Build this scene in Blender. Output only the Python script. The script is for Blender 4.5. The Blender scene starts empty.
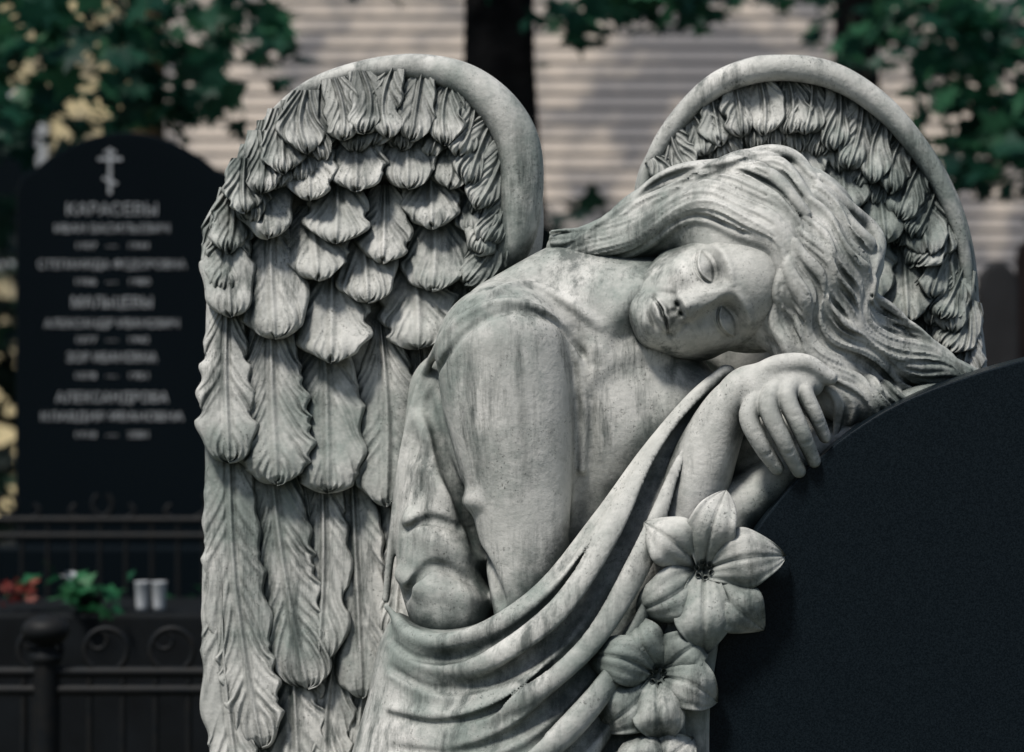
import bpy, bmesh, numpy as np, math, random, time
from mathutils import Vector
T0=time.time()
rng=np.random.default_rng(7); random.seed(7)
D=2560.; S=800.; H=1.5
f32=np.float32
def P(u,v,y):
    k=1+y/D
    return (512+(u-512)*k, y, 376+(v-376)*k)
def W(a):
    a=np.asarray(a,float)
    return np.stack([(a[:,0]-512)/S, a[:,1]/S, (376-a[:,2])/S+H],1)
def cat(pts,n):
    p=np.asarray(pts,float); m=len(p)
    q=np.vstack([2*p[0]-p[1],p,2*p[-1]-p[-2]])
    out=[]
    for t in np.linspace(0,m-1,n):
        i=min(int(t),m-2); f=t-i
        a,b,c,d=q[i],q[i+1],q[i+2],q[i+3]
        out.append(0.5*(2*b+(c-a)*f+(2*a-5*b+4*c-d)*f*f+(3*b-a-3*c+d)*f**3))
    return np.array(out)
def smin(a,b,k):
    h=np.maximum(k-np.abs(a-b),0)/k
    return np.minimum(a,b)-h*h*(k*0.25)
def smax(a,b,k): return -smin(-a,-b,k)
class Vol:
    def __init__(s,x0,x1,y0,y1,v0,v1,h):
        s.h=h; s.ax=[np.arange(a,b,h,dtype=f32) for a,b in ((x0,x1),(y0,y1),(v0,v1))]
        s.F=np.full([len(a) for a in s.ax],60,f32)
    def box(s,lo,hi):
        sl=[]
        for i in range(3):
            a=int(max(0,(lo[i]-s.ax[i][0])//s.h)); b=int(min(len(s.ax[i]),(hi[i]-s.ax[i][0])//s.h+2))
            if b<=a: return None
            sl.append(slice(a,b))
        g=(s.ax[0][sl[0]][:,None,None],s.ax[1][sl[1]][None,:,None],s.ax[2][sl[2]][None,None,:])
        return tuple(sl),g
    def app(s,sl,d,k,op,F=None):
        F=s.F if F is None else F
        if op=='u': F[sl]=smin(F[sl],d,k) if k>0 else np.minimum(F[sl],d)
        else: F[sl]=smax(F[sl],-d,k)
    def cap(s,a,b,ra,rb,k=6,op='u',F=None):
        a=np.array(a,float); b=np.array(b,float); m=max(ra,rb)+max(k,2)+2*s.h
        r=s.box(np.minimum(a,b)-m,np.maximum(a,b)+m)
        if r is None: return
        sl,(X,Y,V)=r; ab=b-a; L=max(ab@ab,1e-6)
        px,py,pv=X-f32(a[0]),Y-f32(a[1]),V-f32(a[2])
        t=np.clip((px*f32(ab[0])+py*f32(ab[1])+pv*f32(ab[2]))/f32(L),0,1)
        d=np.sqrt((px-t*f32(ab[0]))**2+(py-t*f32(ab[1]))**2+(pv-t*f32(ab[2]))**2)-(f32(ra)+t*f32(rb-ra))
        s.app(sl,d,k,op,F)
    def chain(s,pts,k=8,n=40,op='u'):
        p=np.array([list(P(a,b,c))+[r] for a,b,c,r in pts],float)
        p=cat(p,n)
        T=s.new(); s.line(p,T); s.merge(T,k,op,p)
    def new(s): return np.full(s.F.shape,60,f32)
    def line(s,p,T):
        for i in range(len(p)-1): s.cap(p[i][:3],p[i+1][:3],p[i][3],p[i+1][3],0,'u',T)
    def merge(s,T,k,op='u',p=None):
        if p is not None:
            m=p[:,3].max()+k+3*s.h
            r=s.box(p[:,:3].min(0)-m,p[:,:3].max(0)+m)
            if r is None: return
            sl=r[0]
        else: sl=(slice(None),)*3
        s.app(sl,T[sl],k,op)
    def ell(s,c,r,k=8,op='u',R=None):
        c=np.array(c,float); m=max(r)*1.0+k+2*s.h
        b=s.box(c-m,c+m)
        if b is None: return
        sl,(X,Y,V)=b; x,y,v=X-f32(c[0]),Y-f32(c[1]),V-f32(c[2])
        if R is not None:
            R=np.array(R,f32)
            x,y,v=(x*R[0,0]+y*R[0,1]+v*R[0,2]),(x*R[1,0]+y*R[1,1]+v*R[1,2]),(x*R[2,0]+y*R[2,1]+v*R[2,2])
        k0=np.sqrt((x/r[0])**2+(y/r[1])**2+(v/r[2])**2)
        k1=np.sqrt((x/r[0]**2)**2+(y/r[1]**2)**2+(v/r[2]**2)**2)+1e-6
        s.app(sl,(k0*(k0-1)/k1).astype(f32),k,op)
    def blur(s,n=1):
        for _ in range(n):
            for ax in range(3):
                F=s.F; G=F.copy()
                a=[slice(None)]*3; b=[slice(None)]*3; c=[slice(None)]*3
                a[ax]=slice(1,-1); b[ax]=slice(0,-2); c[ax]=slice(2,None)
                G[tuple(a)]=F[tuple(a)]*f32(.5)+(F[tuple(b)]+F[tuple(c)])*f32(.25)
                s.F=G
    def fmap(s):
        I=(s.F<0); ix=I.argmax(1); has=I.any(1)
        i1=np.maximum(ix-1,0)
        f1=np.take_along_axis(s.F,ix[:,None,:],1)[:,0]; f0=np.take_along_axis(s.F,i1[:,None,:],1)[:,0]
        t=np.clip(f0/(f0-f1+1e-6),0,1)
        y=s.ax[1][i1]+t*s.h
        s.FM=np.where(has,y,np.nan)
    def front(s,u,v,y0=0.,df=np.nan):
        y=y0
        for _ in range(3):
            X,_,V=P(u,v,y)
            i=int(round((X-s.ax[0][0])/s.h)); j=int(round((V-s.ax[2][0])/s.h))
            if not(0<=i<s.FM.shape[0] and 0<=j<s.FM.shape[1]): return df
            z=s.FM[i,j]
            if np.isnan(z): return df
            y=float(z)
        return y
    def mesh(s):
        F=s.F; F[0]=F[-1]=1; F[:,0]=F[:,-1]=1; F[:,:,0]=F[:,:,-1]=1
        I=F<0
        c=np.zeros([n-1 for n in F.shape],np.uint8)
        sh=[(i,j,k) for i in(0,1) for j in(0,1) for k in(0,1)]
        n=F.shape
        for i,j,k in sh: c+=I[i:n[0]-1+i,j:n[1]-1+j,k:n[2]-1+k]
        act=(c>0)&(c<8); idx=np.argwhere(act)
        val={q:F[idx[:,0]+q[0],idx[:,1]+q[1],idx[:,2]+q[2]] for q in sh}
        acc=np.zeros((len(idx),3)); cnt=np.zeros(len(idx))
        for q in sh:
            for ax in range(3):
                if q[ax]==0:
                    r=list(q); r[ax]=1; a=val[q]; b=val[tuple(r)]
                    m=(a<0)!=(b<0); t=a/(a-b+1e-12)
                    p=np.array(q,float)[None,:].repeat(len(idx),0); p[:,ax]+=t
                    acc[m]+=p[m]; cnt[m]+=1
        vert=(idx+acc/cnt[:,None])*s.h+np.array([a[0] for a in s.ax])
        ids=np.full(act.shape,-1,np.int32); ids[act]=np.arange(len(idx))
        Q=[]
        for ax in range(3):
            a=[slice(1,-1)]*3; b=[slice(1,-1)]*3
            a[ax]=slice(0,-1); b[ax]=slice(1,None)
            A=I[tuple(a)]; B=I[tuple(b)]
            e=np.argwhere(A!=B); off=np.ones(3,int); off[ax]=0; e=e+off
            inside=I[e[:,0],e[:,1],e[:,2]]
            o1=np.zeros(3,int); o2=np.zeros(3,int); o1[(ax+1)%3]=-1; o2[(ax+2)%3]=-1
            g=lambda z: ids[z[:,0],z[:,1],z[:,2]]
            q=np.stack([g(e+o1+o2),g(e+o2),g(e),g(e+o1)],1)
            q[~inside]=q[~inside][:,::-1]
            Q.append(q)
        return vert,np.vstack(Q)
def mkmesh(name,verts,quads,mat,smooth=True,parent=None,flip=False):
    verts=np.asarray(verts,f32); quads=np.asarray(quads,np.int32)
    if flip: quads=quads[:,::-1]
    k=quads.shape[1]
    me=bpy.data.meshes.new(name)
    me.vertices.add(len(verts)); me.vertices.foreach_set('co',np.ascontiguousarray(verts).ravel())
    me.loops.add(quads.size); me.loops.foreach_set('vertex_index',np.ascontiguousarray(quads).ravel())
    me.polygons.add(len(quads)); me.polygons.foreach_set('loop_start',np.arange(0,quads.size,k,dtype=np.int32))
    me.polygons.foreach_set('loop_total',np.full(len(quads),k,np.int32))
    me.polygons.foreach_set('use_smooth',np.full(len(quads),smooth))
    me.update(calc_edges=True); me.validate()
    o=bpy.data.objects.new(name,me); bpy.context.scene.collection.objects.link(o)
    if mat: me.materials.append(mat)
    if parent: o.parent=parent
    return o
def empty(name):
    o=bpy.data.objects.new(name,None); bpy.context.scene.collection.objects.link(o); return o
def polysdf(X,V,poly):
    poly=np.asarray(poly,float); n=len(poly)
    d=np.full(np.broadcast(X,V).shape,1e9); sgn=np.zeros(d.shape,bool)
    for i in range(n):
        a=poly[i]; b=poly[(i+1)%n]; e=b-a
        wx=X-a[0]; wv=V-a[1]
        t=np.clip((wx*e[0]+wv*e[1])/(e@e+1e-9),0,1)
        d=np.minimum(d,(wx-t*e[0])**2+(wv-t*e[1])**2)
        c=((a[1]<=V)!=(b[1]<=V))&(X<(b[0]-a[0])*(V-a[1])/((b[1]-a[1]) if b[1]!=a[1] else 1e-9)+a[0])
        sgn^=c
    d=np.sqrt(d); return np.where(sgn,-d,d)

# ---------------------------------------------------------------- materials
def newmat(name):
    m=bpy.data.materials.new(name); m.use_nodes=True
    nt=m.node_tree; b=nt.nodes['Principled BSDF']; return m,nt,b
def noise(nt,co,scale,detail=5,rough=.6,mscale=None):
    if mscale:
        mp=nt.nodes.new('ShaderNodeMapping'); mp.inputs['Scale'].default_value=mscale
        nt.links.new(co,mp.inputs[0]); co=mp.outputs[0]
    n=nt.nodes.new('ShaderNodeTexNoise'); n.inputs['Scale'].default_value=scale
    n.inputs['Detail'].default_value=detail; n.inputs['Roughness'].default_value=rough
    nt.links.new(co,n.inputs['Vector']); return n.outputs['Fac']
def ramp(nt,fac,a,b,ca=(0,0,0,1),cb=(1,1,1,1)):
    r=nt.nodes.new('ShaderNodeValToRGB'); r.color_ramp.elements[0].position=a; r.color_ramp.elements[1].position=b
    r.color_ramp.elements[0].color=ca; r.color_ramp.elements[1].color=cb
    nt.links.new(fac,r.inputs[0]); return r.outputs[0]
def mix(nt,fac,a,b,mode='MIX'):
    m=nt.nodes.new('ShaderNodeMix'); m.data_type='RGBA'; m.blend_type=mode
    for i,x in ((0,fac),(6,a),(7,b)):
        if isinstance(x,bpy.types.NodeSocket): nt.links.new(x,m.inputs[i])
        else: m.inputs[i].default_value=x
    return m.outputs[2]
def math_(nt,op,a,b):
    m=nt.nodes.new('ShaderNodeMath'); m.operation=op
    for i,x in enumerate((a,b)):
        if isinstance(x,bpy.types.NodeSocket): nt.links.new(x,m.inputs[i])
        else: m.inputs[i].default_value=x
    return m.outputs[0]
def simple(name,col,rough=.7,col2=None,scale=8,metal=0,bump=0,bscale=60,spec=.4,lo=.35,hi=.65):
    m,nt,b=newmat(name); tc=nt.nodes.new('ShaderNodeTexCoord').outputs['Object']
    c1=tuple(col)+(1,); c2=tuple(col2 or [x*.6 for x in col])+(1,)
    nt.links.new(ramp(nt,noise(nt,tc,scale),lo,hi,c1,c2),b.inputs['Base Color'])
    b.inputs['Roughness'].default_value=rough; b.inputs['Metallic'].default_value=metal; b.inputs['Specular IOR Level'].default_value=spec
    if bump:
        bp=nt.nodes.new('ShaderNodeBump'); bp.inputs['Distance'].default_value=bump
        nt.links.new(noise(nt,tc,bscale),bp.inputs['Height']); nt.links.new(bp.outputs[0],b.inputs['Normal'])
    return m
def stone():
    m,nt,b=newmat('weathered_stone'); tc=nt.nodes.new('ShaderNodeTexCoord').outputs['Object']
    c=ramp(nt,noise(nt,tc,11,6,.68),.30,.66,(.38,.39,.365,1),(.68,.67,.635,1))
    g=ramp(nt,noise(nt,tc,5.0,6,.70),.46,.62)
    c=mix(nt,math_(nt,'MULTIPLY',g,.66),c,(.125,.175,.155,1))
    st=ramp(nt,noise(nt,tc,1,5,.72,(34,34,5.0)),.47,.64)
    st=math_(nt,'MULTIPLY',st,ramp(nt,noise(nt,tc,5.5,3,.5),.36,.54))
    c=mix(nt,math_(nt,'MULTIPLY',st,.8),c,(.045,.06,.056,1))
    sp=math_(nt,'MULTIPLY',ramp(nt,noise(nt,tc,260,4,.72),.57,.65),ramp(nt,noise(nt,tc,16,4,.6),.45,.6))
    c=mix(nt,math_(nt,'MULTIPLY',sp,.75),c,(.05,.055,.05,1))
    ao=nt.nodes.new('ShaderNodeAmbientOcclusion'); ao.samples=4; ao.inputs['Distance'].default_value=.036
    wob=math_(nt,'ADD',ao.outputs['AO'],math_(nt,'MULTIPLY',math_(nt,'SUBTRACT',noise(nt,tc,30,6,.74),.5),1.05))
    dirt_shade=ramp(nt,wob,.42,.95,(1,1,1,1),(0,0,0,1))  # crevice grime plus painted-in shade: AO darkening deepened for contrast
    c=mix(nt,math_(nt,'MULTIPLY',dirt_shade,.94),c,(.020,.030,.028,1))
    nt.links.new(c,b.inputs['Base Color']); b.inputs['Roughness'].default_value=.68
    b.inputs['Specular IOR Level'].default_value=.35
    bp=nt.nodes.new('ShaderNodeBump'); bp.inputs['Distance'].default_value=.0014; bp.inputs['Strength'].default_value=.7
    nt.links.new(noise(nt,tc,140,5,.7),bp.inputs['Height'])
    bp2=nt.nodes.new('ShaderNodeBump'); bp2.inputs['Distance'].default_value=.004; bp2.inputs['Strength'].default_value=.5
    nt.links.new(noise(nt,tc,26,3,.6),bp2.inputs['Height']); nt.links.new(bp.outputs[0],bp2.inputs['Normal'])
    nt.links.new(bp2.outputs[0],b.inputs['Normal']); return m
def granite(name,k=1.,spec=.12,con=1.):
    m,nt,b=newmat(name); tc=nt.nodes.new('ShaderNodeTexCoord').outputs['Object']
    c=ramp(nt,noise(nt,tc,520,2,.6),.35,.8,(.003*k,.006*k,.009*k,1),(.013*k*con,.020*k*con,.026*k*con,1))
    nt.links.new(c,b.inputs['Base Color']); b.inputs['Roughness'].default_value=.3; b.inputs['Specular IOR Level'].default_value=spec
    return m
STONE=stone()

angel=empty('angel_statue')
# ================================================================= WINGS
FV=[];FQ=[];FN=[0]
def addgrid(pts,nr,nc):
    base=FN[0]; FV.append(pts); i=np.arange(nr-1)[:,None]; j=np.arange(nc-1)[None,:]
    a=base+i*nc+j
    FQ.append(np.stack([a,a+1,a+nc+1,a+nc],-1).reshape(-1,4)); FN[0]+=nr*nc
def flush(name,parent):
    v=W(np.vstack(FV)); q=np.vstack(FQ); FV.clear();FQ.clear();FN[0]=0
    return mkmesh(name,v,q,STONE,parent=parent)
def feather(b,t,hw,yb,yt,bend=0.,roll=.8,tipw=.7,curl=5,crown=5.,ns=0,nt_=61,amp=1.3,per=12.,slope=1.4,nb=.42,rag=.07):
    b=np.array(b,float); t=np.array(t,float); d=t-b; L=np.hypot(*d); n=np.array([-d[1],d[0]])/L
    ns=ns or int(L/1.5)+20
    s=np.linspace(0,1,ns)[:,None]; T=np.linspace(-1,1,nt_)[None,:]
    ph=rng.uniform(0,6.28,12); at=np.abs(T); side=(T>0)*1.0
    per=per*rng.uniform(.85,1.25); hw=hw*rng.uniform(.93,1.07); amp=amp*rng.uniform(.8,1.25)
    def phase(a):
        al=s*L; ac=a*hw*(1+.2*np.sin(al/29+ph[8]))
        return 2*math.pi*(al-slope*ac)/per+ph[0]+side*ph[1]+1.4*np.sin(al/19+ph[2]+side)+1.0*np.sin(al/37+ph[3]+2*side)
    prof=nb+(1-nb)*np.sin(np.clip(s/.7,0,1)*math.pi/2)
    e=np.clip((s-tipw)/(1-tipw),0,1); prof=prof*np.clip(1-e**2.4,0,1)**.5
    p1=phase(1.0)
    ed=np.sin(p1*.5)
    sp=np.clip(np.sin(p1*.25+ph[6])-.8,0,1)*5
    w=hw*prof*(1+.05*np.sin(7*s+ph[4])+at**2*(rag*ed-.02-rag*1.5*sp)*np.clip(s*3-.4,0,1))
    bd=bend*np.sin(math.pi*s)
    cx=b[0]+d[0]*s+n[0]*(T*w+bd); cv=b[1]+d[1]*s+n[1]*(T*w+bd)
    lo=(1.4*np.cos(T*7+ph[5])+1.0*np.cos(T*13+ph[6])-3.0*np.exp(-(T/.2)**2)*(ph[7]>4.2))*e**1.5
    cx=cx+d[0]/L*lo; cv=cv+d[1]/L*lo
    y=yb+(yt-yb)*s**1.1
    h=crown*(1-at**2.0)*(.45+.55*s)+curl*np.exp(-((s-.86)/.14)**2)*(1-at*.3)
    h=h+3.0*np.exp(-(T/.07)**2)*(1-.6*s)-2.2*np.exp(-((at-.16)/.08)**2)*(1-.4*s)
    pq=phase(at); mod=.6+.4*np.sin(pq*.21+ph[9])
    h=h+amp*mod*np.sin(pq)*np.clip(at*2.6-.1,0,1)*(.4+.6*s)
    h=h-3.0*np.exp(-((np.sin(pq*.25+ph[6])-1)/.07)**2)*np.clip(at*1.6-.4,0,1)
    h=h+2.0*np.sin(3.1*T+ph[7]+2.5*s)*at
    h=h-4*np.clip(at-.9,0,1)/.1-5*np.clip((s-.965)/.035,0,1)
    y=y-h+roll*T*hw*.22
    def sk(a): return np.concatenate([a[:,:1],a,a[:,-1:]],1)
    cx,cv,y=sk(cx),sk(cv),sk(y+0*cx); y[:,0]+=16; y[:,-1]+=16
    cx=np.vstack([cx,cx[-1:]]);cv=np.vstack([cv,cv[-1:]]);y=np.vstack([y,y[-1:]+18])
    X,Y,V=P(cx,cv,y)
    addgrid(np.stack([X,Y,V],-1).reshape(-1,3),ns+1,nt_+2)
def shrink(rim,c,fac):
    out=[]
    for u,v,y,r in rim:
        d=np.array([u-c[0],v-c[1]],float); d/=np.linalg.norm(d); r2=r*fac(u,v)
        out.append((u+d[0]*(r-r2),v+d[1]*(r-r2),y,r2))
    return out
def wing(outline,rim,y0,th,name,box):
    Vw=Vol(box[0],box[1],y0-70,y0+th*2+20,box[2],box[3],2.6)
    Y=Vw.ax[1]
    pl=[P(a,b,y0)[0::2] for a,b in cat(np.array(outline,float),120)]
    d2=polysdf(Vw.ax[0][:,None],Vw.ax[2][None,:],pl)
    dz=np.abs(Y-(y0+th))[None,:,None]-th
    a=np.maximum(d2[:,None,:]+16,dz+16)
    d=np.sqrt(np.maximum(d2[:,None,:]+16,0)**2+np.maximum(dz+16,0)**2)+np.minimum(a,0)-16
    Vw.F=d.astype(f32)
    p=cat(np.array([list(P(u,v,y))+[r] for u,v,y,r in rim],float),70)
    T=Vw.new(); Vw.line(p,T); Vw.merge(T,16)
    Vw.blur(2)
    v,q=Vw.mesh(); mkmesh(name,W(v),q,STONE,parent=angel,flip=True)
Lout=[(238,800),(225,700),(215,620),(206,540),(203,450),(203,360),(206,280),(215,232),(236,185),(262,132),(310,85),(368,62),(420,57),(468,68),(508,98),(534,140),(542,185),(542,250),(520,330),(480,420),(430,560),(400,700),(380,800)]
Lrim=[(222,270,120,10),(228,225,116,14),(246,180,110,16),(272,137,104,19),(315,100,98,22),(370,82,92,24),(420,79,88,26),(462,90,84,28),(494,116,82,30),(512,150,82,31),(514,195,84,31),(505,240,90,30),(480,280,100,26)]
Lrim=shrink(Lrim,(375,260),lambda u,v:.55+.2*min(1,max(0,(u-400)/100)))
Lrim=[(u,v,y+4,r) for u,v,y,r in Lrim]
wing(Lout,Lrim,112,24,'left_wing',(180,570,40,820))
def F(b,t,hw,lift=17,dy=0,**k):
    yb=112+dy-2; feather(b,t,hw,yb,yb-lift,**k)
for b,t,hw in [((240,430),(238,640),26),((292,470),(284,640),28),((350,470),(340,640),28),((398,440),(385,640),26),((300,600),(262,800),28),((345,600),(330,800),28),((392,560),(372,800),26),((262,560),(240,770),22)]:
    F(b,t,hw,lift=6,dy=8,per=18,slope=1.9,amp=1.6,tipw=.85)
for b,t,hw,be in [((229,430),(262,748),32,10),((270,455),(308,688),34,5),((322,470),(318,662),30,-3),((352,480),(362,697),30,0),((394,470),(392,640),28,-6),
                  ((221,560),(243,810),24,6),((290,620),(300,810),30,0),((338,640),(326,790),29,6),((372,646),(358,800),28,6)]:
    F(b,t,hw,lift=15,dy=3,bend=be,tipw=.82,amp=1.9,crown=6,per=19,slope=2.0,nb=.75,rag=.11,roll=.9)
for b,t,hw,be,dy in [((228,290),(229,462),30,3,0),((271,300),(277,484),38,2,-2),((325,330),(328,492),38,0,0),((380,320),(386,506),37,-4,-1),((418,340),(420,470),28,-4,0)]:
    F(b,t,hw,lift=20,dy=dy,bend=be,tipw=.76,per=16,slope=1.7,amp=1.5,rag=.09,crown=6)
for b,t,hw,be,dy in [((228,210),(231,316),29,2,-2),((271,222),(275,338),39,2,-4),((332,260),(331,362),38,0,-4),((408,240),(418,348),40,-4,-4),((458,240),(464,328),30,-4,-2)]:
    F(b,t,hw,lift=22,dy=dy,bend=be,tipw=.62,per=13)
for b,t,hw,be,dy in [((312,205),(318,280),35,0,-6),((362,215),(368,302),34,0,-5),((432,200),(432,290),39,-3,-7),((474,205),(482,283),29,-2,-6)]:
    F(b,t,hw,lift=22,dy=dy,bend=be,tipw=.56)
for b,t,hw,be,dy in [((264,160),(268,238),30,2,-8),((338,168),(336,243),35,0,-9),((385,185),(383,262),32,0,-8),((430,150),(432,228),34,0,-9),((472,155),(478,233),29,-2,-8)]:
    F(b,t,hw,lift=22,dy=dy,bend=be,tipw=.54)
for b,t,hw,be,dy in [((306,120),(310,200),31,0,-12),((356,112),(356,190),34,0,-12),((405,110),(408,188),33,0,-12),((450,115),(450,188),31,-2,-12)]:
    F(b,t,hw,lift=20,dy=dy,bend=be,tipw=.54)
band=[((226,215),(219,288)),((233,188),(229,246)),((245,158),(241,220)),((260,130),(258,194)),((282,108),(284,170)),((306,90),(312,156)),((334,78),(340,144)),((362,71),(366,136)),((392,68),(390,136)),((422,70),(416,140)),((450,79),(440,148)),((476,95),(460,162)),((494,116),(472,184)),((506,145),(480,210)),((511,172),(480,236)),((510,200),(478,260)),((502,226),(470,280))]
for i,(b,t) in enumerate(band):
    yy=104 if i<2 else 84
    j=min(i+1,len(band)-1); t=(t[0]+rng.uniform(-6,6),t[1]+rng.uniform(-9,9))
    feather(b,t,23,yy,yy-9,bend=rng.uniform(-8,8),roll=rng.choice([-1,1])*rng.uniform(.6,1.3),tipw=.5,curl=6,crown=5,amp=2.0,per=12,slope=1.7,nb=.6,rag=.10)
    b2=(np.array(b)+np.array(band[j][0]))/2; t2=(np.array(t)+np.array(band[j][1]))/2+np.array([rng.uniform(-5,5),rng.uniform(6,20)])
    feather(b2,t2,22,yy+8,yy+2,bend=rng.uniform(-8,8),roll=.6,tipw=.5,curl=6,crown=5,amp=2.0,per=12,slope=1.7,nb=.6,rag=.10)
flush('left_wing_feathers',angel)
Rout=[(640,330),(634,250),(636,185),(650,148),(682,100),(722,68),(778,53),(836,61),(888,94),(930,140),(958,188),(975,240),(982,300),(984,400),(900,430),(760,400)]
Rrim=[(650,210,140,10),(652,180,135,13),(668,146,128,17),(698,110,122,20),(732,87,118,23),(778,77,114,24),(830,85,112,24),(875,112,112,22),(910,150,114,20),(938,195,118,17),(956,243,122,14),(965,300,128,12),(968,370,134,11)]
Rrim=shrink(Rrim,(800,260),lambda u,v:.6)
wing(Rout,Rrim,142,22,'right_wing',(610,1040,40,450))
def G_(b,t,hw,lift=18,dy=0,**k):
    yb=140+dy; feather(b,t,hw,yb,yb-lift,**k)
for b,t,hw,be,dy in [((958,290),(960,410),20,0,0),((925,290),(930,410),26,0,0),((888,270),(900,390),26,0,0),((945,220),(952,332),25,2,-4),((902,215),(908,322),29,0,-4),((862,200),(872,300),28,0,-4),((920,165),(928,256),27,2,-8),((875,150),(886,242),29,0,-8),((840,125),(846,215),28,0,-6),((800,115),(805,200),28,0,-6),((760,115),(760,200),28,0,-6),((720,130),(715,200),26,0,-6),((690,155),(682,210),22,0,-6)]:
    G_(b,t,hw,lift=20,dy=dy,bend=be,tipw=.58,per=13)
rbf=[652,180,668,210, 656,156,676,192, 670,130,692,174, 688,108,708,158, 710,90,724,146, 734,78,744,138, 758,71,764,132, 784,68,786,132, 812,71,806,138, 840,80,830,146, 864,94,850,162, 886,112,868,178, 906,132,886,198, 924,156,900,218, 938,182,910,242, 949,208,920,266, 958,236,932,292, 964,266,942,322, 968,298,950,352, 970,330,956,384]
rb=[((rbf[i],rbf[i+1]),(rbf[i+2],rbf[i+3])) for i in range(0,len(rbf),4)]
for i,(b,t) in enumerate(rb):
    yy=122; j=min(i+1,len(rb)-1); t=(t[0]+rng.uniform(-5,5),t[1]+rng.uniform(-6,6))
    feather(b,t,22,yy+2,yy-8,bend=rng.uniform(-7,7),roll=rng.choice([-1,1])*rng.uniform(.6,1.3),tipw=.5,curl=6,crown=5,amp=2.0,per=12,slope=1.7,nb=.6,rag=.10)
    b2=(np.array(b)+np.array(rb[j][0]))/2; t2=(np.array(t)+np.array(rb[j][1]))/2; t2=t2+(t2-b2)*.25
    feather(b2,t2,21,yy+8,yy+2,bend=rng.uniform(-7,7),roll=.6,tipw=.5,curl=6,crown=5,amp=2.0,per=12,slope=1.7,nb=.6,rag=.10)
flush('right_wing_feathers',angel)
print('wings',time.time()-T0)
# ================================================================= BODY
B=Vol(320,1010,-150,170,200,830,2.)
B.chain([(690,305,30,44),(640,306,35,50),(590,315,40,56),(565,345,45,62)],k=10)
B.chain([(650,270,75,34),(610,272,66,40),(570,282,58,42),(505,322,40,46)],k=20)
B.ell(P(612,410,55),(105,72,118),k=20)
B.ell(P(560,540,70),(110,70,130),k=20)
B.chain([(690,420,30,50),(690,520,20,45)],k=20)
B.chain([(455,395,75,48),(444,480,52,46),(440,560,30,44),(450,610,15,42)],k=12)
B.chain([(504,352,8,69),(508,392,4,67),(514,440,-3,60),(520,490,-8,52),(527,560,-18,42),(535,640,-20,36)],k=10,n=60)
B.chain([(575,330,-20,5),(585,400,-18,8),(588,470,-15,8),(575,540,-10,6)],k=8,op='s')
B.blur(1)
B.fmap()
def onsurf(Vx,pts,off,n=16,y0=0.):
    p=cat(np.array(pts,float),n); ys=np.array([Vx.front(a,b,y0) for a,b,_ in p])
    ok=~np.isnan(ys)
    if ok.sum()<2: return None
    ys=np.interp(np.arange(n),np.arange(n)[ok],ys[ok])
    for _ in range(2): ys=np.convolve(np.pad(ys,1,'edge'),[.25,.5,.25],'valid')
    return np.array([list(P(a,b,y+off*r if np.isscalar(off) else y+r*off[i]))+[r] for i,((a,b,r),y) in enumerate(zip(p,ys))])
def deco(Vx,pts,off,k,op='u',n=24):
    q=onsurf(Vx,pts,off,n)
    if q is None: return
    T=Vx.new(); Vx.line(q,T); Vx.merge(T,k,op,q)
deco(B,[(662,350,5),(635,352,6),(608,362,6),(585,385,4)],.75,18)
deco(B,[(640,290,6),(612,320,7),(598,350,5)],.8,18)
hem=[(386,600,4),(392,540,4.5),(404,450,4.5),(424,375,4.5),(455,325,4),(500,302,4),(545,312,4),(573,345,4.5),(584,400,5),(582,470,4)]
deco(B,hem,-.2,4,n=40)
deco(B,[(u+9,v+9,3) for u,v,r in hem[2:8]],.1,5,'s',n=30)
deco(B,[(600,326,4),(565,300,4.5),(520,284,4.5),(480,300,4)],-.1,6,n=20)
for pts in [[(425,470,4),(455,500,7),(480,500,4)],[(410,520,5),(440,545,8),(485,560,5)],[(400,575,4),(430,590,7),(490,600,4)],[(420,420,4),(440,450,7),(460,480,5)]]:
    deco(B,pts,.6,14)
deco(B,[(428,400,4),(448,470,7),(478,540,8),(500,600,7)],.2,8,'s',n=24)
deco(B,[(405,530,3),(430,520,5),(460,528,4)],.2,6,'s')
deco(B,[(400,605,4),(430,566,5),(470,580,4)],.2,6,'s')
B.chain([(690,570,-20,34),(715,520,-28,34),(752,498,-30,28),(812,462,-28,26),(880,424,-22,22),(930,400,-10,18),(965,392,10,12)],k=8)
B.chain([(735,450,5,34),(790,430,5,34),(840,410,5,28)],k=12)
B.chain([(700,560,-20,60),(690,700,-20,60),(690,830,-20,60)],k=12)
print('body',time.time()-T0)
# ---- drapery
C=Vol(320,800,-150,170,340,830,2.)
C.chain([(720,375,-10,16),(690,410,-10,28),(655,470,-8,48),(615,560,-8,76),(560,660,-8,98),(530,760,-5,120),(530,900,-5,130)],k=20)
C.chain([(600,560,0,70),(520,620,-5,76),(452,650,0,68),(436,720,0,72),(420,860,0,95)],k=30)
C.chain([(690,480,-15,45),(680,600,-15,55),(660,760,-15,70)],k=20)
rimc=[(735,362),(700,388),(668,425),(636,468),(600,520),(565,568),(530,600),(490,624),(450,634),(412,630),(390,610),(384,585)]
rr=cat(np.array(rimc,float),50)
poly=[P(u,v,-70)[0::2] for u,v in rr]+[(330,560),(250,900),(900,900),(900,340)]
d2=polysdf(C.ax[0][:,None],C.ax[2][None,:],poly).astype(f32)
C.F=smax(C.F,np.broadcast_to(d2[:,None,:],C.F.shape),8)
C.fmap()
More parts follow.
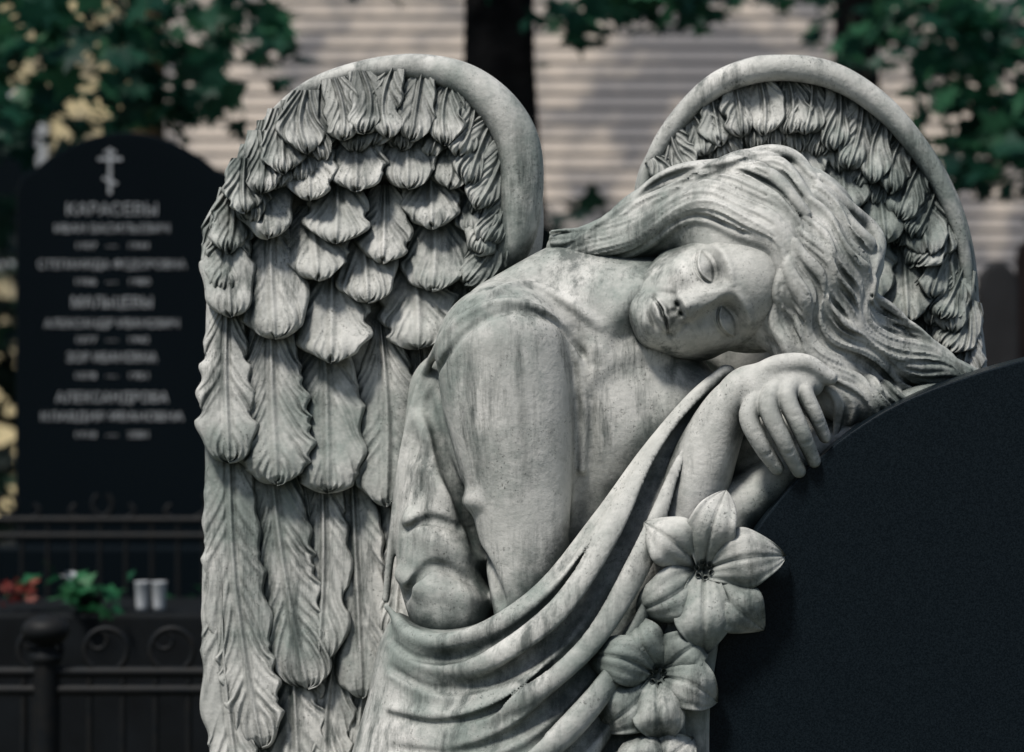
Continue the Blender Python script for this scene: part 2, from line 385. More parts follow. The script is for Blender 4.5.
K=[np.array(k,float) for k in (
 [(726,372),(690,404),(650,456),(604,524),(545,594),(470,636),(414,636),(386,606)],
 [(728,385),(694,432),(662,494),(626,562),(574,640),(508,692),(442,708),(390,696)],
 [(730,400),(704,462),(680,530),(650,604),(608,684),(546,752),(474,790),(385,800)],
 [(728,430),(708,500),(694,570),(678,650),(654,730),(616,800),(550,850),(450,880)])]
T=C.new()
n=9
for i in range(n):
    t=i/(n-1)*3; a=min(int(t),2); f=t-a
    k=cat(K[a]*(1-f)+K[a+1]*f,40); s=np.linspace(0,1,40)
    ph=rng.uniform(0,6.28)
    k[:,0]+=7*np.sin(5*s+ph)*np.sin(math.pi*s); k[:,1]+=7*np.cos(4*s+ph)*np.sin(math.pi*s)
    r=(4+12*np.sin(math.pi*s**.8)**.8)*(1.1 if i%2 else .62)*(1+.18*np.sin(7*s+ph))*np.clip((1.02-s)*3.0,.25,1)
    off=.15+.9*np.clip(s-.7,0,1)
    if i==0: r=6.5*np.clip((1.1-s)*3,.5,1); off=-.1
    q=onsurf(C,np.column_stack([k,r]),off,n=40)
    if q is not None: C.line(q,T)
C.merge(T,10)
for A_,f,r0 in ((0,.30,7),(0,.68,9),(1,.15,6),(1,.5,10),(1,.82,7),(2,.2,9),(2,.6,10)):
    k=cat(K[A_]*(1-f)+K[A_+1]*f,36); s=np.linspace(0,1,36)
    k[:,1]+=5*np.sin(6*s+A_+f*5)
    q=onsurf(C,np.column_stack([k,r0*(.25+.9*np.sin(math.pi*np.clip(s*1.12,0,1)))]),.0,n=36)
    if q is not None:
        T=C.new(); C.line(q,T); C.merge(T,8,'s',q)
C.blur(1)
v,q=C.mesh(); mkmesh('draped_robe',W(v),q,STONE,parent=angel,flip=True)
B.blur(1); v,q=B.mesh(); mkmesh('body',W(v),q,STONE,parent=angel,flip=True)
del T
print('drape',time.time()-T0)
# ================================================================= HEAD
fw=np.array([-.10,-1,.06]); fw/=np.linalg.norm(fw)
up=np.array([.93,0,-.37]); up-=up@fw*fw; up/=np.linalg.norm(up)
la=np.cross(up,fw)
if la[2]<0: la=-la
O=np.array(P(719,293,-32))
def HL(a,b,c): return O+a*la+b*up+c*fw
A=Vol(-80,80,-105,130,-120,80,.8)
def sy(fn):
    for s in (-1,1): fn(s)
A.ell((0,26,-55),(64,84,80),k=1)
A.ell((0,-24,-32),(53,64,50),k=18)
A.ell((0,-74,-6),(18,13,15),k=16)
sy(lambda s:A.cap((s*42,-36,-48),(s*12,-76,-12),15,13,18))
def relief(a,b):
    a=np.abs(a)[:,None].astype(float); b=b[None,:].astype(float)
    G=lambda x,y,rx,ry: np.exp(-((a-x)/rx)**2-((b-y)/ry)**2)
    ss=lambda x,lo,hi: (lambda t:t*t*(3-2*t))(np.clip((x-lo)/(hi-lo),0,1))
    g=0*a*b
    t=np.clip((16-b)/48,0,1); hn=(4+16*t**1.2)*ss(b,-42,-34)*ss(-b,-30,-4); wn=7+4.2*t
    g+=hn*np.exp(-(a/wn)**2.5)
    g+=3.0*G(0,-33,6,5.5)+6*G(9.8,-35.5,4.4,5)-6*G(5,-41,2.6,2.2)
    g+=-1.6*G(14.5,-34,2.4,6)
    g+=-8*G(19,2,9,9)-7*G(32,1,15,10)
    bc=17+2.5*np.sin(np.clip((a-6)/40,0,1)*math.pi)-.008*np.clip(a-30,0,99)**2
    g+=4.0*np.exp(-((b-bc)/5.0)**2)*ss(a,-4,14)*ss(-a,-52,-36)
    r2=((a-29)/17.5)**2+((b+3.5)/11)**2
    g+=9*np.clip(1-r2,0,1)**.85
    x=(a-29)/16.5; m=ss(-np.abs(x),-1.15,-.85)
    g+=-2.2*np.exp(-((b-(4.8-5.5*x*x))/1.6)**2)*m
    bl=-10+7*x*x
    g+=-3.6*np.exp(-((b-bl+1.0)/1.5)**2)*m+2.1*np.exp(-((b-bl-1.3)/1.6)**2)*m
    g+=5*G(32,-28,15,14)-1.8*np.exp(-((a-(13+.5*(-36-b)))/3.5)**2)*ss(-b,36,42)*ss(b,-60,-50)
    g+=6*G(0,-57,20,14)
    l=np.sqrt(np.clip(1-(a/19)**2,0,1)); l2=np.sqrt(np.clip(1-(a/16.5)**2,0,1))
    bs=-57.4-.011*a*a-.9*np.exp(-(a/4)**2)
    bu=bs+3.6*l-.9*np.exp(-(a/2.5)**2)
    g+=4.6*l*np.exp(-((b-bu)/2.7)**2)+6.0*l2*np.exp(-((b-(bs-4.4*l2))/3.5)**2)
    g+=-5.0*np.exp(-((b-bs)/1.3)**2)*ss(-a,-21,-16)-2.2*G(20,-60,3,3)
    g+=-1.4*G(0,-46.5,2.3,4)+.6*G(4.5,-46.5,2,4.5)
    g+=-3.5*G(0,-69.5,11,3.2)+4*G(0,-78,12,7)
    return g
g=relief(A.ax[0],A.ax[1])
c=A.ax[2]; wc=np.clip((c+30)/28,0,1); wc=wc*wc*(3-2*wc)
A.F-=(g[:,:,None]*wc[None,None,:]).astype(f32)
A.blur(1)
v,q=A.mesh(); v=O+v[:,0:1]*la+v[:,1:2]*up+v[:,2:3]*fw
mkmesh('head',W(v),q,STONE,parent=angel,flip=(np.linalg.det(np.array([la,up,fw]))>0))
print('head',time.time()-T0)
# ================================================================= HAIR
Hr=Vol(530,1000,-110,150,130,475,1.6)
R=np.array([la,up,fw])
Hr.ell(HL(0,50,-60),(78,98,76),k=10,R=R)
Hr.ell(P(772,228,25),(88,74,70),k=20)
Hr.chain([(740,208,14,42),(695,214,26,38),(650,228,36,32),(600,244,44,24),(560,248,54,14)],k=20)
Hr.chain([(820,270,0,58),(835,320,-5,44),(880,352,0,30),(930,368,2,21),(972,380,8,13)],k=20)
Hr.chain([(785,330,-15,24),(815,375,-30,26),(850,402,-30,24),(890,405,-20,18)],k=18)
Hr.ell(HL(0,-20,42),(58,75,62),k=8,op='s',R=R)
Hr.fmap()
G1=[np.array(g,float) for g in (
 [(782,276),(770,246),(738,226),(694,222),(648,240),(600,262),(572,268)],
 [(792,250),(764,216),(716,198),(666,207),(615,236),(582,252),(556,255)],
 [(803,222),(776,186),(724,174),(674,186),(620,218),(582,238),(552,244)],
 [(818,180),(790,160),(745,155),(698,167),(648,192),(602,222),(552,236)])]
G2=[np.array(g,float) for g in (
 [(782,276),(783,300),(796,330),(822,366),(850,398),(868,425),(860,445)],
 [(791,255),(806,290),(812,322),(838,355),(872,380),(905,398),(925,402)],
 [(800,230),(828,262),(838,300),(850,335),(892,358),(935,374),(965,386)],
 [(810,202),(842,232),(858,272),(866,312),(905,338),(945,359),(978,378)],
 [(820,178),(850,204),(868,242),(874,275),(878,302),(912,332),(972,366)])]
G3=[np.array(g,float) for g in (
 [(778,300),(772,325),(782,345),(800,362),(828,392),(835,425),(832,445)],
 [(782,290),(790,325),(806,352),(832,385),(850,410),(850,430),(845,450)])]
def path(Gs,t,amp,N=44):
    a=min(int(t),len(Gs)-2); f=t-a
    k=cat(Gs[a]*(1-f)+Gs[a+1]*f,N); s=np.linspace(0,1,N)
    dv=np.gradient(k,axis=0); nr=np.stack([-dv[:,1],dv[:,0]],1)/np.linalg.norm(dv,axis=1)[:,None]
    return k+nr*(amp*np.sin(15*s+t*1.6+.6*np.sin(t*3))*np.clip(s*3,0,1)*(1-.5*s))[:,None],s
def locks(Gs,n,r0,amp,off=.1,jit=.22):
    m=len(Gs)-1
    for i in range(n):
        t=min(max((i+rng.uniform(-jit,jit))/(n-1)*m,0),m-1e-3)
        k,s=path(Gs,t,amp); ph=rng.uniform(0,6.28)
        r=r0*rng.uniform(.7,1.3)*(.7+.5*np.sin(math.pi*s)**.6)*(1+.15*np.sin(13*s+ph))*np.clip(1.3-s,.45,1)
        q=onsurf(Hr,np.column_stack([k,r]),off+rng.uniform(-.6,.35),n=44)
        if q is not None: Hr.line(q,T)
def grooves(Gs,n,r0,amp,off=.1):
    m=len(Gs)-1
    for i in range(n):
        t=min(max((i+.5+rng.uniform(-.3,.3))/n*m,0),m-1e-3)
        k,s=path(Gs,t,amp); a=rng.uniform(0,.25); b=rng.uniform(.7,1); k=cat(k[int(a*43):int(b*43)+1],30); s=np.linspace(0,1,30)
        r=r0*rng.uniform(.6,1.2)*np.sin(math.pi*np.clip(s,.04,.96))**.5
        q=onsurf(Hr,np.column_stack([k,r]),off,n=30)
        if q is not None: Hr.line(q,T)
T=Hr.new(); locks(G1,8,9,7); locks(G2,12,8.5,10); locks(G3,4,7,5); locks(G1,6,4,10,-.5); locks(G2,9,4,13,-.6)
Hr.merge(T,3); Hr.fmap()
T=Hr.new(); grooves(G1,17,3.1,7,0); grooves(G2,24,3.1,10,0); grooves(G3,5,2.6,5,0); Hr.merge(T,2.2,'s')
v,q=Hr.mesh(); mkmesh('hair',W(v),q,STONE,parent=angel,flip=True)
print('hair',time.time()-T0)
# ================================================================= HAND
M=Vol(630,860,-140,10,340,600,1.2)
M.chain([(672,560,-30,42),(690,500,-38,36),(708,450,-46,30),(728,408,-54,23),(750,386,-62,18)],k=8)
M.chain([(745,388,-62,18),(775,381,-68,17),(800,380,-68,15)],k=12)
M.chain([(762,398,-72,15),(790,388,-74,15),(812,384,-68,12)],k=12)
fs=[[(768,386,-72,11),(749,414,-86,10),(761,444,-90,8.8),(777,468,-80,7.0)],
    [(783,381,-74,11),(768,404,-91,10),(783,440,-94,8.8),(799,471,-80,7.0)],
    [(797,379,-74,10),(787,396,-90,9.5),(801,430,-94,8.6),(814,461,-80,6.8)],
    [(810,380,-70,9),(805,392,-84,8.6),(815,414,-88,7.6),(825,437,-78,6.2)]]
for f in fs:
    p=np.array([list(P(a,b,c))+[r] for a,b,c,r in f]); p=cat(p,16); T=M.new(); M.line(p,T)
    sl=M.box(p[:,:3].min(0)-16,p[:,:3].max(0)+16)[0]
    M.F[sl]=smin(M.F[sl],T[sl],1.6)
    e=p[-1]; d=p[-1][:3]-p[-3][:3]; d/=np.linalg.norm(d)
    M.cap(e[:3]+np.array([0,-e[3]*.75,0])-d*4,e[:3]+np.array([0,-e[3]*.62,0])+d*3,3.2,3.4,1)
    for j in (8,12):
        m=p[j]; M.cap(m[:3]+np.array([-5,-m[3]-.2,1.5]),m[:3]+np.array([5,-m[3]-.2,-1.5]),1.1,1.1,1.5,'s')
M.chain([(752,380,-68,12),(778,366,-76,11),(806,364,-78,9.5),(830,378,-74,7.5)],k=5)
M.blur(1); v,q=M.mesh(); mkmesh('hand_and_forearm',W(v),q,STONE,parent=angel,flip=True)
# ================================================================= LILIES
def petal(c,t,hw,y0,rise,curl,ns=34,nt_=21):
    c=np.array(c,float); t=np.array(t,float); d=t-c; L=np.hypot(*d); n=np.array([-d[1],d[0]])/L
    s=np.linspace(0,1,ns)[:,None]; T=np.linspace(-1,1,nt_)[None,:]; at=np.abs(T)
    ph=rng.uniform(0,6.28,3)
    w=hw*(np.sin(math.pi*np.clip(s**1.15*.93+.07,0,1))**.8)*(1+.06*np.sin(11*s+ph[0]))+.6
    bend=6*np.sin(ph[1])*np.sin(math.pi*s)
    cx=c[0]+d[0]*s+n[0]*(T*w+bend); cv=c[1]+d[1]*s+n[1]*(T*w+bend)
    y=y0-rise*np.sin(math.pi*np.clip(s*1.0,0,1)*.62)+curl*np.clip(s-.5,0,1)**2*4
    h=7*(1-at**2)*np.sin(math.pi*s)-4.2*np.exp(-(T/.09)**2)*(1-s*.6)+1.2*np.sin(2*math.pi*2.2*at+ph[2])*at*(1-.4*s)+5*np.sin(8*s+ph[2]+(T>0)*1.5)*at**2
    y=y-h
    sk=lambda a:np.concatenate([a[:,:1],a,a[:,-1:]],1)
    cx,cv,y=sk(cx),sk(cv),sk(y+0*cx); y[:,0]+=9; y[:,-1]+=9
    cx=np.vstack([cx,cx[-1:]]);cv=np.vstack([cv,cv[-1:]]);y=np.vstack([y,y[-1:]+9])
    X,Y,V=P(cx,cv,y); addgrid(np.stack([X,Y,V],-1).reshape(-1,3),ns+1,nt_+2)
L1=(704,570);L2=(658,676);L3=(650,782)
for c,tips in ((L1,[(644,522,26,0),(764,630,28,0),(636,612,27,0),(726,490,25,-6),(786,556,29,-6),(704,656,28,-6)]),
               (L2,[(636,616,24,0),(708,638,25,0),(598,730,27,0),(586,654,25,-6),(664,744,28,-6),(718,702,27,-6)]),
               (L3,[(600,760,24,0),(694,738,24,0),(640,730,24,-6),(590,810,20,0),(700,790,20,0)])):
    for u,v_,hw,dy in tips: petal(c,(u,v_),hw,-84+dy,22,22)
    for a in range(6):
        an=a*1.05+.3
        s=np.linspace(0,1,8)[:,None]; th=np.linspace(0,2*math.pi,7)[None,:]
        r=1.6+1.0*(s>.8); cx=c[0]+np.cos(an)*(2+6*s)+np.cos(th)*r; cv=c[1]+np.sin(an)*(2+6*s)+np.sin(th)*r; y=-86-12*s+0*cx
        X,Y,V=P(cx,cv,y); addgrid(np.stack([X,Y,V],-1).reshape(-1,3),8,7)
flush('carved_lilies',angel)
fc=Vol(570,760,-100,20,480,830,2.5)
fc.chain([(704,570,-45,36),(680,620,-45,36),(658,676,-45,38),(655,790,-45,50)],k=10)
v,q=fc.mesh(); mkmesh('lily_stem_mass',W(v),q,STONE,parent=angel,flip=True)
print('all sculpt',time.time()-T0)

# ================================================================= setting
def px(u,v,d): return ((u-512)/2560*d, d-3.2, H+(376-v)/2560*d)
def prism(name,pts,y0,y1,mat,parent=None,bev=.004):
    n=len(pts); vs=[(x,y0,z) for x,z in pts]+[(x,y1,z) for x,z in pts]
    fs=[list(range(n)),list(range(2*n-1,n-1,-1))]+[[i,i+n,(i+1)%n+n,(i+1)%n] for i in range(n)]
    me=bpy.data.meshes.new(name); me.from_pydata(vs,[],fs); me.update()
    bm=bmesh.new(); bm.from_mesh(me); bmesh.ops.recalc_face_normals(bm,faces=bm.faces); bm.to_mesh(me); bm.free()
    o=bpy.data.objects.new(name,me); bpy.context.scene.collection.objects.link(o); me.materials.append(mat)
    if parent: o.parent=parent
    if bev:
        b=o.modifiers.new('b','BEVEL'); b.width=bev; b.segments=3; b.limit_method='ANGLE'; b.angle_limit=math.radians(40)
    return o
def boxo(name,x0,x1,y0,y1,z0,z1,mat,parent=None,bev=.004):
    return prism(name,[(x0,z0),(x1,z0),(x1,z1),(x0,z1)],y0,y1,mat,parent,bev)
def tube(name,pts,r,mat,parent=None,res=2):
    cu=bpy.data.curves.new(name,'CURVE'); cu.dimensions='3D'; cu.bevel_depth=r; cu.bevel_resolution=res
    sp=cu.splines.new('POLY'); sp.points.add(len(pts)-1)
    for i,p in enumerate(pts): sp.points[i].co=(*p,1)
    o=bpy.data.objects.new(name,cu); bpy.context.scene.collection.objects.link(o); cu.materials.append(mat)
    if parent: o.parent=parent
    return o
GR=granite('black_granite')
arc_=[(1180,335),(1100,343),(1024,360),(960,379),(900,403),(850,433),(806,470),(776,504),(754,534),(737,570),(724,612),(716,660),(706,705),(692,752),(680,800)]
ap=cat(np.array(arc_,float),60); k=1-78/D
pts=[((u-512)*k/S,-(v-376)*k/S+H) for u,v in ap]
pts=pts+[(pts[-1][0],.25),(1.6,.25),(1.6,pts[0][1]-.02),(1.2,pts[0][1]+.01)]
prism('headstone',pts,-78/S,-5/S,GR,bev=.0025)
PL=simple('plinth_stone',(.28,.28,.27),.8,(.2,.2,.2),6,bump=.004)
boxo('plinth',-.55,1.7,-.35,.4,0,.25,PL,bev=.02)
boxo('pedestal_block',-.22,.35,-.02,.2,.25,.98,STONE,parent=angel,bev=.03)

# ---- background gravestone
gd=7.2
GB=granite('polished_black_granite',.6,.04)
g=empty('gravestone')
pp=[(15,560),(16,190),(22,176),(36,168)]+[(36+(214-36)*t, 168-36*math.sin(math.pi*t)**.8) for t in np.linspace(0,1,24)[1:-1]]+[(214,168),(228,174),(236,190),(236,560)]
prism('slab',[(px(u,v,gd)[0],px(u,v,gd)[2]) for u,v in pp],gd-3.2,gd-3.2+.12,GB,g,.008)
boxo('base',px(-10,0,gd)[0],px(262,0,gd)[0],gd-3.3,gd-2.9,0.0,px(0,545,gd)[2],GB,g,.01)
LT=simple('engraved_lettering',(.46,.48,.50),.8,(.24,.25,.26),40)
lines=[(210,14,'КАРАСЕВЫ',90),(229,10,'ИВАН ВАСИЛЬЕВИЧ',114),(246,7,'1907   —   1944',72),(265,10,'СТЕПАНИДА ФЕДОРОВНА',148),(282,7,'1906   —   1980',74),(303,13,'МАЛЬЦЕВЫ',80),(324,10,'АЛЕКСАНДР ИВАНОВИЧ',134),(340,7,'1877   —   1942',72),(358,11,'ЗОЯ ИВАНОВНА',90),(376,7,'1878   —   1951',72),(398,12,'АЛЕКСАНДРОВА',112),(417,10,'КЛАВДИЯ ИВАНОВНА',142),(435,7,'1910   —   2001',72)]
for v_,h_,tx,wd in lines:
    cu=bpy.data.curves.new('inscription','FONT'); cu.body=tx; cu.align_x='CENTER'; cu.align_y='CENTER'; cu.size=h_*1.2/355; cu.extrude=.0015
    o=bpy.data.objects.new('inscription_line',cu); bpy.context.scene.collection.objects.link(o); cu.materials.append(LT)
    o.parent=g; x,y,z=px(112,v_,gd); o.location=(x,y-.002,z); o.rotation_euler=(math.pi/2,0,0)
    bpy.context.view_layer.update()
    if o.dimensions.x>0: o.scale=(wd/355/o.dimensions.x,1,1)
bi=0
for u0,v0,u1,v1,w_ in ((110,148,110,194,.010),(98,159,122,159,.009),(104,152,116,152,.007),(103,178,117,184,.008)):
    a=px(u0,v0,gd);b=px(u1,v1,gd); dx,dz=b[0]-a[0],b[2]-a[2]; L=math.hypot(dx,dz); nx,nz=-dz/L*w_/2,dx/L*w_/2
    prism('cross_bar',[(a[0]+nx,a[2]+nz),(b[0]+nx,b[2]+nz),(b[0]-nx,b[2]-nz),(a[0]-nx,a[2]-nz)],gd-3.2-.003-.0004*bi,gd-3.2+.002,LT,g,0); bi+=1

# ---- iron fences
IR=simple('black_iron',(.004,.006,.008),.6,(.010,.010,.010),30,spec=.2)
def ring(c,r,n=18,a0=0,a1=2*math.pi): return [(c[0]+r*math.cos(a),c[1],c[2]+r*math.sin(a)) for a in np.linspace(a0,a1,n)]
def lathe(name,cx,cy,prof,mat,parent,n=20):
    vs=[];nr=len(prof)
    for r,z in prof:
        for i in range(n): a=i/n*2*math.pi; vs.append((cx+r*math.cos(a),cy+r*math.sin(a),z))
    q=[(j*n+i,j*n+(i+1)%n,(j+1)*n+(i+1)%n,(j+1)*n+i) for j in range(nr-1) for i in range(n)]
    return mkmesh(name,vs,q,mat,parent=parent)
fe=empty('iron_fence'); d=5.0
for v_ in (672,690): tube('rail',[px(-250,v_,d),px(232,v_,d)],.011,IR,fe)
for i,u in enumerate(range(-240,232,33)):
    a=px(u,668,d); tube('bar',[(a[0],a[1],.0),a],.007,IR,fe)
    if i%2==0:
        tube('scroll',ring(px(u+16,650,d),.042,20,-.9,math.pi+.9),.006,IR,fe)
        tube('scroll',ring(px(u+8,640,d),.018,14),.0045,IR,fe)
a=px(46,640,d); z=a[2]
tube('post',[(a[0],a[1],0),(a[0],a[1],z-.02)],.026,IR,fe)
lathe('finial',a[0],a[1],[(.03,z-.04),(.034,z-.03),(.02,z-.02),(.018,z-.01),(.034,z-.003),(.045,z+.01),(.048,z+.022),(.042,z+.035),(.03,z+.042),(.012,z+.048),(.001,z+.052)],IR,fe)
fe2=empty('iron_fence'); d=6.6
for v_ in (520,536): tube('rail',[px(-300,v_,d),px(245,v_,d)],.010,IR,fe2)
for i,u in enumerate(range(-290,240,26)):
    a=px(u,520,d); tube('bar',[(a[0],a[1],0),a],.006,IR,fe2)
for u in (-40,55,150):
    for sgn in (-1,1):
        pts=[]
        for t in np.linspace(0,1,24):
            an=t*4.4; r=.085*(1-t*.75); c=px(u+sgn*28,500,d)
            pts.append((c[0]-sgn*r*math.cos(an+2.4),c[1],c[2]-.02+r*math.sin(an+2.4)*.6))
        tube('scroll',pts,.0065,IR,fe2)
DK=simple('dark_slab',(.008,.010,.012),.7,(.005,.006,.007),10,spec=.1)
d=6.0
boxo('grave_slab',px(-60,0,d)[0],px(215,0,d)[0],d-3.25,d-2.8,.0,px(0,612,d)[2],DK,bev=.01)
WH=simple('white_plastic',(.5,.52,.54),.5,(.36,.38,.4),20)
for u in (142,159):
    x,y,z=px(u,611,d); z+=.001
    lathe('flower_cup',x,y,[(.0,z),(.013,z),(.014,z+.01),(.017,z+.065),(.019,z+.068),(.0165,z+.067),(.013,z+.01)],WH,None)
def leafmat(name,c1,c2,c3):
    m,nt,b=newmat(name); g_=nt.nodes.new('ShaderNodeNewGeometry')
    r=ramp(nt,g_.outputs['Random Per Island'],0,1,c1+(1,),c3+(1,)); cr=r.node.color_ramp; e=cr.elements.new(.6); e.color=c2+(1,)
    nt.links.new(r,b.inputs['Base Color']); b.inputs['Roughness'].default_value=.5; b.inputs['Specular IOR Level'].default_value=.3
    t=nt.nodes.new('ShaderNodeBsdfTranslucent'); nt.links.new(r,t.inputs[0])
    ms=nt.nodes.new('ShaderNodeMixShader'); ms.inputs[0].default_value=.35
    nt.links.new(b.outputs[0],ms.inputs[1]); nt.links.new(t.outputs[0],ms.inputs[2]); nt.links.new(ms.outputs[0],nt.nodes['Material Output'].inputs[0]); return m
LF=leafmat('maple_leaf',(.006,.045,.032),(.018,.085,.052),(.05,.18,.085))
maple=np.array([(0,-.5),(.12,-.22),(.42,-.3),(.3,-.02),(.55,.2),(.22,.2),(0,.62),(-.22,.2),(-.55,.2),(-.3,-.02),(-.42,-.3),(-.12,-.22)])
def leaves(name,pos,size,mat,parent=None,down=.5):
    n=len(pos); a=rng.normal(size=(n,3)); a[:,2]=np.abs(a[:,2])+down; a/=np.linalg.norm(a,axis=1)[:,None]
    r=rng.normal(size=(n,3)); e1=np.cross(a,r); e1/=np.linalg.norm(e1,axis=1)[:,None]; e2=np.cross(a,e1)
    sz=size*rng.uniform(.6,1.3,n)
    v=pos[:,None,:]+sz[:,None,None]*(maple[None,:,0,None]*e1[:,None,:]+maple[None,:,1,None]*e2[:,None,:]+(np.abs(maple[None,:,0,None])*-.25)*a[:,None,:])
    return mkmesh(name,v.reshape(-1,3),np.arange(n*12).reshape(n,12),mat,smooth=False,parent=parent)
BK=simple('bark',(.012,.012,.013),.9,(.005,.005,.006),14,bump=.02,bscale=25,spec=.1)
def limb(name,pts,r0,r1,parent,n=14,m=10):
    p=cat(np.array(pts,float),n); rr_=np.linspace(r0,r1,n); V=[]
    for i in range(n):
        t=p[min(i+1,n-1)]-p[max(i-1,0)]; t/=np.linalg.norm(t)
        a=np.cross(t,[.3,1,.1]); a/=np.linalg.norm(a); b=np.cross(t,a)
        for j in range(m): th=j/m*2*math.pi; V.append(p[i]+rr_[i]*(1+.08*math.sin(3*th+i*.7))*(a*math.cos(th)+b*math.sin(th)))
    q=[(i*m+j,i*m+(j+1)%m,(i+1)*m+(j+1)%m,(i+1)*m+j) for i in range(n-1) for j in range(m)]
    return mkmesh(name,V,q,BK,parent=parent)
def tree(x,y,r,clumps,crown_n=45,hgt=3.6):
    t=empty('maple_tree')
    limb('trunk',[(x,y,-.1),(x+.02,y,1.5),(x-.02,y,3.2),(x+.05,y,5.5),(x,y,7.5)],r*1.15,r*.45,t,n=24,m=18)
    allp=[]
    for (c,rad,n) in clumps:
        c=np.array(c); allp.append(c+rng.normal(size=(n,3))*np.array(rad)*.5)
        limb('branch',[(x,y,min(c[2]+.9,5)),((x+c[0])/2,(y+c[1])/2,c[2]+.75),tuple(c+np.array([0,0,.1]))],.045,.008,t,n=8,m=6)
    for i in range(crown_n):
        th=rng.uniform(0,6.28); rr_=2.7*math.sqrt(rng.uniform(0,1)); zz=rng.uniform(hgt+.3,hgt+4)
        c=np.array([x+rr_*math.cos(th),y+rr_*math.sin(th),zz]); allp.append(c+rng.normal(size=(40,3))*.34)
        if i%6==0: limb('branch',[(x,y,zz-.8),((x+c[0])/2,(y+c[1])/2,zz-.2),tuple(c)],.06,.012,t,n=8,m=6)
    leaves('foliage',np.vstack(allp),.13,LF,t)
def cl(u,v,d,ru,rv,n):
    s=d/2560; return (px(u,v,d),(ru*s,.5,rv*s),n)
x,y,_=px(506,0,10.); tree(x,y,.165,[cl(610,5,9.5,90,30,60),cl(660,-10,9.5,60,30,50),cl(590,30,9.5,30,14,12),cl(420,-40,9.8,120,30,50)])
x,y,_=px(862,0,12.); tree(x,y,.13,[cl(960,60,10,80,80,130),cl(1010,110,10,50,80,95),cl(930,20,10.5,80,50,100),cl(985,150,9.8,50,40,34),cl(1060,60,10,90,150,120),cl(790,-20,11,90,20,30)])
x,y,_=px(-330,0,9.); tree(x,y,.17,[cl(60,20,8.6,110,50,90),cl(170,50,9,90,60,90),cl(120,100,8.8,90,34,56),cl(250,30,9.3,50,50,45),cl(20,115,8.4,50,30,30),cl(-40,60,8.5,90,90,90),cl(210,100,9.,50,30,24)])
HG=leafmat('hedge_leaf',(.003,.012,.011),(.006,.020,.015),(.016,.042,.026))
n=7000; hp=np.column_stack([rng.uniform(-9,10,n),rng.uniform(11.2,12.6,n),rng.uniform(0,1,n)**.7*2.25])
hp[:,2]*=1+.10*np.sin(hp[:,0]*1.7)+.06*np.sin(hp[:,0]*4.1); leaves('hedge',hp,.24,HG)
pt=empty('potted_plant'); bp=np.array(px(88,592,6.0))+rng.normal(size=(30,3))*np.array([.042,.04,.022])
PLF=leafmat('plant_leaf',(.012,.07,.035),(.02,.12,.05),(.05,.2,.08))
leaves('leaves',bp,.05,PLF,pt)
c=px(88,611,6.0); z=c[2]+.001
lathe('pot',c[0],c[1],[(.0,z),(.026,z),(.034,z+.03),(.036,z+.034),(.032,z+.034),(.0,z+.03)],DK,pt)
for i in range(6): tube('stem',[(c[0]+rng.uniform(-.01,.01),c[1],z+.028),(c[0]+rng.uniform(-.05,.05),c[1],z+.06)],.002,PLF,pt)
bp=np.array(px(70,576,6.0))+rng.normal(size=(9,3))*np.array([.012,.012,.004]); leaves('blossom',bp,.022,WH,pt)
RD=leafmat('red_petal',(.10,.012,.012),(.16,.02,.015),(.25,.07,.05))
bp=np.array(px(12,590,6.))+rng.normal(size=(26,3))*np.array([.03,.03,.016]); leaves('red_flowers',bp,.028,RD)
bp=np.vstack([np.array(px(u,v,6.9))+rng.normal(size=(60,3))*np.array([.08,.1,.07]) for u,v in ((170,720),(60,735),(185,640),(20,620))]); leaves('grass_tuft',bp,.05,leafmat('weed_leaf',(.008,.045,.02),(.015,.075,.035),(.03,.11,.05)))
for u,v0,w_,d_,c in ((1000,262,38,9.5,(.02,.02,.022)),(1040,235,40,11,(.06,.035,.03))):
    a=px(u-w_/2,v0,d_); b=px(u+w_/2,v0,d_)
    q=[(a[0],0),(b[0],0),(b[0],b[2]-.1)]+[((a[0]+b[0])/2+(b[0]-a[0])/2*math.cos(t),b[2]-.1+.1*math.sin(t)) for t in np.linspace(0,math.pi,9)[1:-1]]+[(a[0],a[2]-.1)]
    prism('gravestone',q,a[1],a[1]+.12,simple('old_stone',c,.8),bev=.01)
# ---- buildings
SD=simple('painted_siding_sun_dapples',(.66,.57,.49),.8,(.24,.23,.235),1.3,lo=.40,hi=.58)  # dappled sunlight on the boards is put into the colour noise
SD2=simple('yellow_plaster',(.80,.66,.38),.85,(.30,.26,.18),1.1,lo=.4,hi=.58)
hs_=empty('clapboard_house'); yb=22.
vs=[];qs=[]; x0,x1=-3.4,16
for i in range(46):
    z=.4+i*.15
    vs+=[(x0,yb-.035,z),(x1,yb-.035,z),(x1,yb,z+.15),(x0,yb,z+.15),(x0,yb-.001,z-.002),(x1,yb-.001,z-.002)]; qs+=[(6*i,6*i+1,6*i+2,6*i+3),(6*i+4,6*i+5,6*i+1,6*i)]
mkmesh('siding',vs,qs,SD,False,hs_)
boxo('wall_core',x0,x1,yb+.03,yb+6,0,7.3,SD,hs_,0)
RF=simple('roof_metal',(.08,.08,.085),.6)
prism('roof',[(x0-.4,7.3),(x1+.4,7.3),(x1+.4,7.4),(x0-.4,7.4)],yb-.5,yb+6.5,RF,hs_,0)
for wx in (9.2,13.):
    boxo('window_frame',wx-.6,wx+.6,yb-.11,yb-.045,2.2,4.0,SD2,hs_,.01); boxo('window_glass',wx-.5,wx+.5,yb-.12,yb-.112,2.3,3.9,GB,hs_,0)
yh=empty('plaster_house')
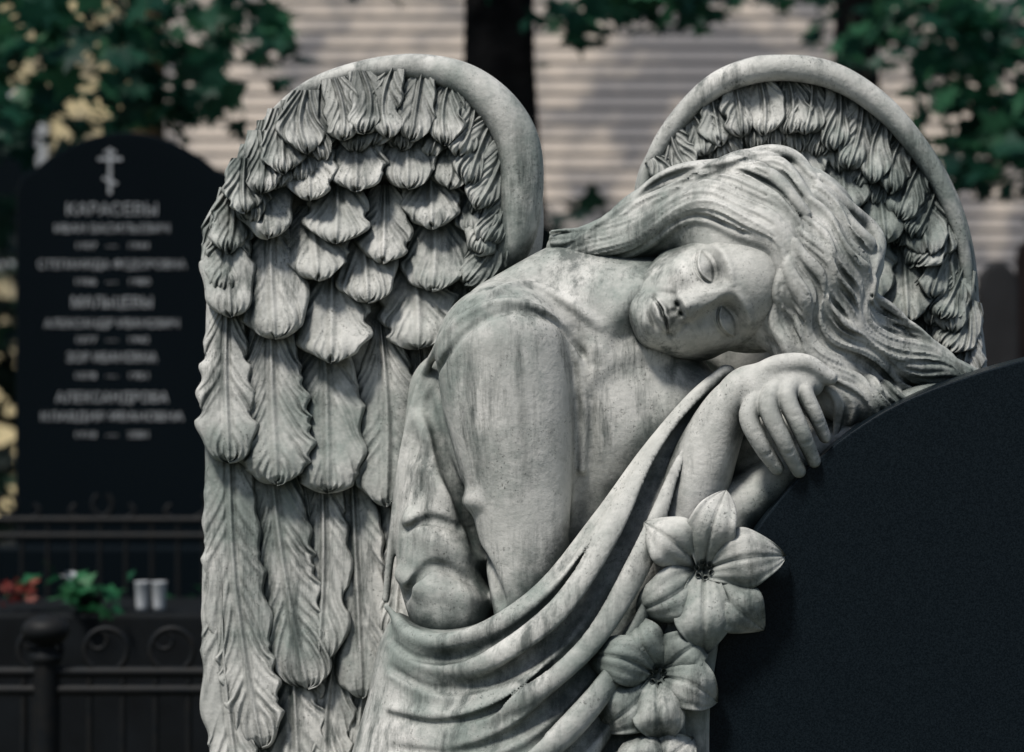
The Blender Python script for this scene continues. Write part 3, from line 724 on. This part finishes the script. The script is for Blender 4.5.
boxo('walls',-16,-3.9,23,30,0,6.5,SD2,yh,0); prism('roof',[(-16.5,6.5),(-3.7,6.5),(-10,9.5)],22.6,30.4,RF,yh,0)
for wx in (-7.6,-5.3,-10,-12.4):
    boxo('window_frame',wx-.55,wx+.55,22.93,22.99,2.6,4.4,WH,yh,.01); boxo('window_glass',wx-.45,wx+.45,22.92,22.928,2.7,4.3,GB,yh,0)
GN=simple('soil_and_grass',(.03,.04,.022),.95,(.05,.045,.03),1.2,bump=.03,bscale=9)
mkmesh('ground',[(-200,-200,0),(200,-200,0),(200,200,0),(-200,200,0)],[(0,1,2,3)],GN,False)
mkmesh('gravel_path',[(-8,5.6,.004),(8,5.6,.004),(8,7.2,.004),(-8,7.2,.004)],[(0,1,2,3)],simple('gravel',(.18,.18,.18),.95,(.11,.11,.11),60,bump=.01),False)

# ================================================================= LIGHT / CAMERA
sd=Vector((-.30,-.40,.87)).normalized()
w=bpy.data.worlds.new('World'); bpy.context.scene.world=w; w.use_nodes=True; nt=w.node_tree
sk=nt.nodes.new('ShaderNodeTexSky'); sk.sky_type='NISHITA'; sk.sun_disc=False
sk.sun_elevation=math.asin(sd.z); sk.sun_rotation=math.atan2(sd.x,sd.y); sk.air_density=1.2; sk.dust_density=1.5
nt.links.new(sk.outputs[0],nt.nodes['Background'].inputs[0]); nt.nodes['Background'].inputs[1].default_value=.07
L=bpy.data.lights.new('sun','SUN'); L.energy=4.0; L.angle=math.radians(9); L.color=(1,.955,.89)
lo=bpy.data.objects.new('sun',L); bpy.context.scene.collection.objects.link(lo); lo.rotation_euler=sd.to_track_quat('Z','Y').to_euler()
cam=bpy.data.cameras.new('camera'); co=bpy.data.objects.new('camera',cam); bpy.context.scene.collection.objects.link(co)
co.location=(0,-3.2,H); co.rotation_euler=(math.pi/2,0,0); cam.sensor_width=36; cam.lens=90; cam.clip_end=600
cam.dof.use_dof=True; cam.dof.focus_distance=3.14; cam.dof.aperture_fstop=4.7
bpy.context.scene.camera=co
sc=bpy.context.scene; sc.view_settings.view_transform='Standard'; sc.view_settings.look='None'; sc.view_settings.exposure=0
print('done',time.time()-T0)
